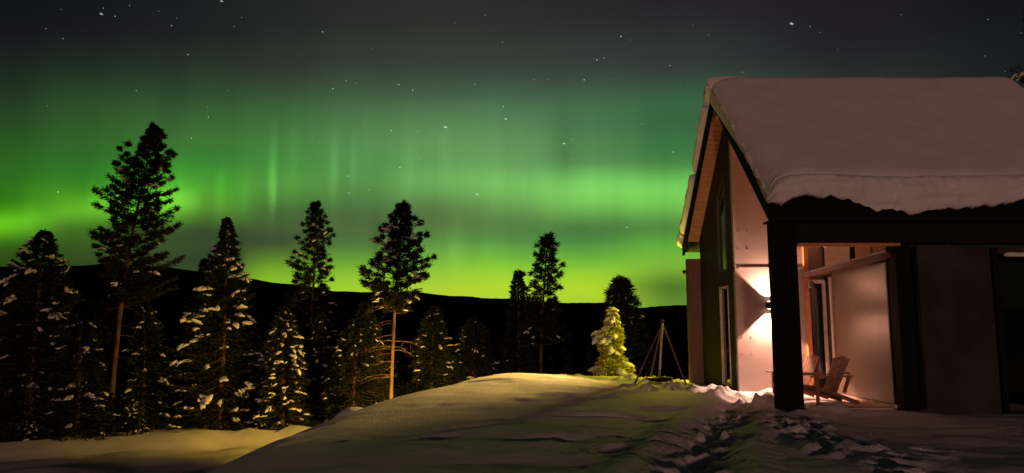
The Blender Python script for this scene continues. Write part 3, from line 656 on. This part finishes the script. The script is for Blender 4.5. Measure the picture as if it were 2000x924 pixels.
def tree(base, top, prof, kind, seed, label, group=None, cake=False, nbr=150, dens=60, snow_n=60, snow_s=.16, trunk_r=.14, needle_m=None, bark_m=None, card=1., name=None, zclear=0., stubs=0, side=0.):
    """base/top world points; prof: rows (height fraction, left reach, right reach) in metres"""
    rg = np.random.RandomState(seed); base = np.array(base, float); top = np.array(top, float); H = top[2]-base[2]
    pine = kind == 'pine'
    root = empty(name or ('pine_tree' if pine else 'spruce_tree'), base, label, 'tree', group)
    ax = top-base; bend = rg.uniform(-.02, .02, 2)*H
    def axis(h): h = np.asarray(h); return np.stack([ax[0]*h + bend[0]*np.sin(h*PI), ax[1]*h+bend[1]*np.sin(h*PI), ax[2]*h], -1)
    hs = np.linspace(0, 1, 14); tb = MB(); tb.tube([axis(t)-(0, 0, .4 if t == 0 else 0) for t in hs], [trunk_r*(1-t)**.8+.012 for t in hs], 9)
    pr = np.array(prof, float); hmin = pr[:, 0].min(); hmax = 1.
    o_ = pr[:, 0].argsort(); pr = pr[o_]
    n = nbr; hh = hmin + (1-hmin)*(np.arange(n)+rg.rand(n))/n
    if not pine: hh = hmin + (1-hmin)*((np.arange(n)+rg.rand(n)*.9)/n)**.95
    phi = np.arange(n)*2.39996 + rg.uniform(-.5, .5, n)
    cx = np.cos(phi); lr = np.interp(hh, pr[:, 0], pr[:, 1]); rr_ = np.interp(hh, pr[:, 0], pr[:, 2])
    w = .5+.5*np.sign(cx)*np.abs(cx)**.7; reach = (lr*(1-w)+rr_*w)*(.93 if pine else 1)
    reach = reach*(rg.uniform(.42, 1.2, n) if pine else rg.uniform(.78, 1.08, n))
    C = []; D = []; U = []; ln = []; wd = []; SC = []; SD = []; SS = []; ends = []
    for i in range(n):
        L = max(reach[i], .08); p0 = axis(hh[i]); dirh = np.array([math.cos(phi[i]), math.sin(phi[i]), 0])
        up = (hh[i]-hmin)/(1-hmin)
        if pine: e0 = rg.uniform(-.22, .16)+.5*up**2; e1 = .28
        else: e0 = -.25+.75*up**1.5; e1 = .18
        ns_ = 7; ss = np.linspace(0, 1, ns_); pts = p0 + dirh*(ss*L)[:, None]; pts[:, 2] += L*(e0*ss + (e1)*ss**2.2*(1 if pine else .6) - (.0 if pine else .28*(1-up))*ss*(1-ss)*2)
        br = max(.008, trunk_r*.16*(1-up)+.006); tb.tube(pts, [br*(1-.8*t) for t in ss], 4, caps=False)
        k = int(dens*(2.7 if pine else 1.5)*(.35+.65*min(1, L/1.6))) 
        if pine:
            t = 1-(1-.25)*rg.rand(k)**1.2
            nt = max(2, int(L/.38)); tt = np.linspace(.42, 1, nt)+rg.uniform(-.05, .05, nt); t = np.clip(tt[rg.randint(0, nt, k)] + rg.normal(0, .035, k), .15, 1.03)
            c = np.stack([np.interp(t, ss, pts[:, q]) for q in range(3)], 1)
            lat = np.cross(dirh, [0, 0, 1.]); c += lat*(rg.normal(0, .19, k)*L*.8*(1.05-t*.5))[:, None] + rg.normal(0, .065, (k, 3))*[1, 1, .6]
            c[:, 2] += np.abs(rg.normal(0, .06, k))
            d = unit(dirh*.9 + rg.normal(0, .42, (k, 3)) + [0, 0, .18])
            ln_ = rg.uniform(.14, .30, k)*card; wd_ = rg.uniform(.028, .06, k)*card
        else:
            t = .10+.92*rg.rand(k)**.8
            c = np.stack([np.interp(t, ss, pts[:, q]) for q in range(3)], 1)
            lat = np.cross(dirh, [0, 0, 1.]); sd = rg.uniform(-1, 1, k); wdt = .42*L*(1.08-t)**.8*.9+.05
            c += lat*(sd*wdt)[:, None]; c[:, 2] -= np.abs(rg.normal(0, .05, k)) + .08*np.abs(sd)*wdt
            d = unit(dirh*.9 + lat*sd[:, None]*.9 + rg.normal(0, .25, (k, 3)) + [0, 0, -.35])
            ln_ = rg.uniform(.12, .30, k)*card; wd_ = rg.uniform(.05, .10, k)*card
        C.append(c); D.append(d); U.append(unit(np.cross(d, rg.normal(0, 1, (k, 3))))); ln.append(ln_); wd.append(wd_)
        ends.append((pts[-1], pts[4], unit(pts[-1]-pts[-2]), L, dirh))
    # leader shoot
    k = 40; t = rg.uniform(.93, 1.0, k); c = axis(t); d = unit(rg.normal(0, .5, (k, 3))+[0, 0, .9]); C.append(c); D.append(d); U.append(unit(np.cross(d, rg.normal(0, 1, (k, 3))))); ln.append(np.full(k, .16*card)); wd.append(np.full(k, .05*card))
    for _ in range(stubs):                  # bare dead boughs low on the bole
        h = rg.uniform(max(.1, hmin-.28), hmin+.04); ph = rg.uniform(0, 2*PI); L = rg.uniform(.5, 2.2); p0 = axis(h); dh = np.array([math.cos(ph), math.sin(ph)*.7, 0])
        pts = [p0 + dh*L*s_ + np.array([0, 0, L*(.15*s_-.35*s_*s_)]) for s_ in (0, .3, .6, 1)]; tb.tube(pts, [.022, .016, .011, .004], 5, caps=False)
        for _k in range(5):
            s_ = rg.uniform(.35, .95); q = p0+dh*L*s_+np.array([0, 0, L*(.15*s_-.35*s_*s_)]); e = unit(dh+rg.normal(0, .7, 3)); tb.tube([q, q+e*rg.uniform(.2, .6)], [.008, .002], 3, caps=False)
    tb.v = [v + base for v in tb.v]
    tb.build('trunk', bark_m or (pinebark if pine else bark), root, smooth=True)
    C = np.concatenate(C); D = np.concatenate(D); U = np.concatenate(U); V = quads(C, D, U, np.concatenate(ln), np.concatenate(wd))
    fastmesh('crown', V, np.arange(len(V)).reshape(-1, 4), needle_m or (needle2 if pine else needle), root)
    if snow_n:
        pick = rg.choice(n, min(n, snow_n), replace=False) if snow_n < n else rg.randint(0, n, snow_n)
        for i in pick:
            e, mid, d, L, dh = ends[i]; cl_ = rg.rand() < .35
            if cake:
                for q in range(2):
                    SC.append(mid + (e-mid)*rg.uniform(-.3, .95)+rg.normal(0, .03, 3)); SD.append(unit(dh+[0, 0, -.5]+rg.normal(0, .2, 3))); SS.append(snow_s*rg.uniform(.55, 1.25)*min(1, .45+L*.9))
                continue
            if L < .22: continue
            t0_ = rg.uniform(.12, .7); dd_ = unit(dh+[0, 0, d[2]*.5-.38]+rg.normal(0, .28, 3))
            for q in range(max(1, min(rg.randint(5, 12) if cl_ else rg.randint(2, 5), int(.55*L/(snow_s*.42))))):
                c = e*(1-t0_)+mid*t0_ + dd_*(q-1.5)*snow_s*.42 + np.cross(dd_, [0, 0, 1.])*rg.normal(0, .32*snow_s*(2 if cl_ else 1)) + rg.normal(0, .02, 3) + [0, 0, .02]
                SC.append(c); SD.append(unit(dd_+rg.normal(0, .25, 3)-[0, 0, .08*q])); SS.append((1-.03*q)*.74*snow_s*min(1.35, rg.lognormal(-.35, .4))*min(1.1, .45+L*.5))
        V, F = blobs(np.array(SC), np.array(SD), SS, rg)
        fastmesh('snow_load', V, F, treesnow, root, smooth=True)['kind'] = 'stuff'
    return root
def place(bpx, Yd, tpx, tpy, rows_, zb=None):
    """base under pixel column bpx at depth Yd, top at the pixel; rows (py, left px, right px) -> height fraction and metres"""
    a = at(bpx, 700, Yd); bz = ground(a[0], Yd) if zb is None else zb; base = np.array([a[0], Yd, bz-.1])
    # rays at other heights share the column direction closely enough
    T = at(tpx, tpy, Yd); H = T[2]-base[2]; pr = []
    for (py, l, r) in rows_:
        z = at(1000, py, Yd)[2]; h = (z-base[2])/H; xc = base[0]+(T[0]-base[0])*h
        pr.append((h, max(.05, xc-at(l, py, Yd)[0]), max(.05, at(r, py, Yd)[0]-xc)))
    pr = [(h_, l_*np.clip((1-h_)*9+.25, .25, 1), r_*np.clip((1-h_)*9+.25, .25, 1)) for h_, l_, r_ in pr]; pr.append((1., .05, .05)); return base, T, pr
def T(kind, seed, label, bpx, Yd, tpx, tpy, rows_, zb=None, **k):
    b_, t_, p_ = place(bpx, Yd, tpx, tpy, rows_, zb); return tree(b_, t_, p_, kind, seed, label, **k)

T('pine', 11, 'tallest pine with a long bare leaning trunk, top high against the aurora', 222, 41, 302, 250,
  [(285,278,325),(330,240,336),(380,212,345),(420,205,345),(460,215,345),(490,180,345),(520,215,350),(560,240,348),(600,235,345)], nbr=165, dens=140, snow_n=46, snow_s=.20, trunk_r=.15, stubs=9)
T('spruce', 12, 'dark snow clumped spruce at the far left edge of the view', 70, 39, 88, 450,
  [(480,60,110),(530,35,125),(600,10,150),(700,-35,150),(790,-60,165),(850,-60,150)], nbr=230, dens=75, snow_n=75, snow_s=.25)
T('spruce', 13, 'shorter spruce with scattered snow between the far left spruce and the tallest pine', 160, 37.6, 157, 615,
  [(650,135,180),(720,110,200),(800,100,210),(845,100,210)], nbr=150, dens=65, snow_n=45, snow_s=.18)
T('spruce', 14, 'slim topped spruce with big bright snow pads right of the tallest pine', 436, 44, 443, 425,
  [(450,432,456),(480,425,462),(520,405,470),(560,390,482),(620,358,498),(700,330,505),(780,318,512),(830,330,505)], nbr=260, dens=85, snow_n=120, snow_s=.28)
T('pine', 15, 'narrow pointed pine, third tallest, above the small yellow lit spruce', 596, 49, 618, 397,
  [(430,600,640),(470,585,652),(510,572,646),(545,552,652),(580,556,648),(620,552,664),(680,555,660),(740,560,655)], nbr=140, dens=120, snow_n=60, snow_s=.20, trunk_r=.13)
T('spruce', 16, 'compact spruce with drooping yellow lit snow on every bough at the track edge', 557, 43.5, 556, 600,
  [(640,532,580),(700,518,595),(760,508,602),(815,505,606)], nbr=170, dens=70, snow_n=120, snow_s=.20)
T('pine', 17, 'pine with snow lumps in the crown and a bare orange lit trunk, centre left', 764, 38, 785, 402,
  [(430,768,812),(470,745,828),(500,738,840),(530,716,842),(565,712,832),(590,725,822),(612,742,818)], nbr=95, dens=130, snow_n=40, snow_s=.27, trunk_r=.11, stubs=22)
T('spruce', 18, 'thin dark spruce spire beside the right hand pine', 1010, 44, 1012, 528,
  [(560,1000,1024),(600,994,1030),(660,985,1040),(720,980,1045)], nbr=140, dens=55, snow_n=14, snow_s=.1)
T('pine', 19, 'slender pine standing over the snow hump right of the centre', 1058, 38, 1070, 463,
  [(490,1050,1090),(530,1036,1098),(560,1032,1102),(600,1030,1108),(640,1022,1112),(675,1024,1112)], nbr=85, dens=85, snow_n=26, snow_s=.14, trunk_r=.10)
T('pine', 20, 'small dark pine right behind the bright yellow spruce', 1214, 31, 1211, 550,
  [(575,1192,1232),(620,1185,1246),(660,1185,1254),(700,1190,1256)], nbr=110, dens=80, snow_n=30, snow_s=.13)
T('spruce', 21, 'broad dark spruce with grey snow flecks between the two middle pines', 690, 44, 712, 590,
  [(630,690,735),(680,660,760),(740,640,775),(800,630,780)], nbr=190, dens=75, snow_n=60, snow_s=.10)
T('spruce', 22, 'spruce with pale snow flecks just right of the bare trunked pine', 846, 46, 848, 598,
  [(630,826,868),(680,812,884),(740,800,900)], nbr=150, dens=70, snow_n=40, snow_s=.14)
T('spruce', 23, 'faint low spruce left of the distant window light', 925, 47, 925, 622,
  [(650,900,950),(700,880,966),(760,870,975)], nbr=150, dens=70, snow_n=34, snow_s=.12)
T('spruce', 24, 'spruce behind the trunk of the tallest pine', 282, 42.5, 280, 585,
  [(620,262,300),(700,245,325),(780,235,335),(840,240,335)], nbr=170, dens=70, snow_n=50, snow_s=.18)
T('spruce', 25, 'snow flecked spruce at the foot of the narrow pointed pine', 640, 46, 628, 612,
  [(640,610,650),(700,590,670),(780,585,675)], nbr=140, dens=65, snow_n=60, snow_s=.13)
T('spruce', 26, 'fluffy young spruce left of the slim topped spruce', 396, 46, 400, 505,
  [(530,388,414),(580,372,420),(660,355,440),(760,340,450)], nbr=140, dens=60, snow_n=50, snow_s=.12)
T('pine', 27, 'dark tree behind the right end of the cabin roof with snow on two boughs', 2100, 26.5, 2090, -160,
  [(-60,2035,2150),(60,2005,2190),(110,1984,2190),(160,1990,2200),(220,1990,2200)], zb=-.2, nbr=110, dens=110, snow_n=30, snow_s=.2, card=.6)
# yellow lit small spruce
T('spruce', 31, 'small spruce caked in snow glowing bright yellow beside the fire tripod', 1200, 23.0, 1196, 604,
  [(622,1188,1206),(640,1182,1214),(655,1162,1222),(672,1168,1212),(690,1178,1216),(706,1164,1236),(724,1152,1244)], zb=ground(3.2, 23)-.05, nbr=110, dens=80, snow_n=30, snow_s=.22, cake=True, trunk_r=.04, needle_m=litneedle, card=.5, name='young_spruce')
# snow bent saplings at the edge of the track
for i, (px, py, Yd, sd, lb) in enumerate([(258,775,40.2,41,'bent sapling under a yellow snow cap right of the tallest trunk'), (278,812,39.8,42,'low sapling bowed by snow, rightmost by the tallest trunk'),
        (190,825,38.2,43,'low snowy sapling left of the tallest trunk at the track edge'), (505,790,44.5,44,'snow plastered sapling between the big padded spruce and the compact spruce'), (60,815,36.6,45,'low brushy sapling with snow under the far left spruce')]):
    T('spruce', sd, lb, px, Yd, px-3, py, [(py+15,px-10,px+10),(py+35,px-16,px+16),(py+60,px-22,px+22)], nbr=40, dens=26, snow_n=34, snow_s=.17, trunk_r=.04, name='snowy_sapling')

# background thicket: two prototypes, copied
def copy_tree(o, loc, sc, rz):
    c = o.copy(); S.collection.objects.link(c); c.location = loc; c.scale = sc; c.rotation_euler = (0, 0, rz)
    for ch in o.children:
        d = ch.copy(); S.collection.objects.link(d); d.parent = c
    return c
TL = 'dark unlit spruce in the thicket behind the snowy front trees'; TG = 'dark spruces in the background thicket'
protos = []
for sd in (51, 52, 53):
    protos.append(tree((0, 0, 0), (0, 0, 9.), [(.06, 1.6, 1.6), (.3, 1.35, 1.3), (.6, .85, .9), (.85, .38, .36), (1, .08, .08)], 'spruce', sd, TL, TG, nbr=170, dens=60, snow_n=26, snow_s=.10, card=1.2))
r3 = random.Random(12); spots = []
for i in range(58):
    px = -60 + (i*1.0)*20.6 + r3.uniform(-8, 8); row = i % 3
    Yd = [49, 54, 61][row] + r3.uniform(-2, 2)
    if px > 1130: continue
    lim = np.interp(px, [-100, 160, 340, 500, 650, 800, 1000, 1200], [575, 580, 590, 600, 615, 625, 640, 650])
    spots.append((px, Yd, lim + r3.uniform(0, 60)))
for px in (1150, 1185, 1245, 1275, 1310, 1335, 1362): spots.append((px, 46 + r3.uniform(0, 8), 655 + r3.uniform(0, 35)))
for i, (px, Yd, tpy) in enumerate(spots):
    p = protos[i % 3]; a = at(px, 700, Yd); bz = ground(a[0], Yd)-.2; zt_ = at(px, tpy, Yd)[2]; sc = (zt_-bz)/9.
    if sc < .25: continue
    s2 = sc*r3.uniform(.9, 1.3); args = ((a[0], Yd, bz), (s2, s2, sc), r3.uniform(0, 6.28))
    if i < 3: p.location, p.scale, p.rotation_euler = args[0], args[1], (0, 0, args[2])
    else: copy_tree(p, *args)

# ------------------------------------------------------------------ distant cottage with a lit window
dc = at(977, 706, 250); dz = dc[2]
ct = empty('distant_cottage', (dc[0], 250, dz-1.5), 'tiny far cottage in the dark valley with one glowing window', 'house')
MB().box((dc[0]-3, 251, dz-3), (dc[0]+4, 257, dz+.9)).build('wall', darkwall, ct)
MB().poly([(dc[0]-3.4, 250.4, dz+.9), (dc[0]-3.4, 257.6, dz+.9), (dc[0]-3.4, 254, dz+3)], 0, 7.8).build('roof', forest, ct)
MB().box((dc[0]-.8, 250.93, dz-.45), (dc[0]+.7, 250.995, dz+.45)).build('window', winglow, ct)
MB().box((dc[0]+1.6, 250.93, dz-.7), (dc[0]+2.1, 250.995, dz-.2)).build('window', winglow, ct)
for o in S.objects:
    if '_o' in o.keys(): del o['_o']
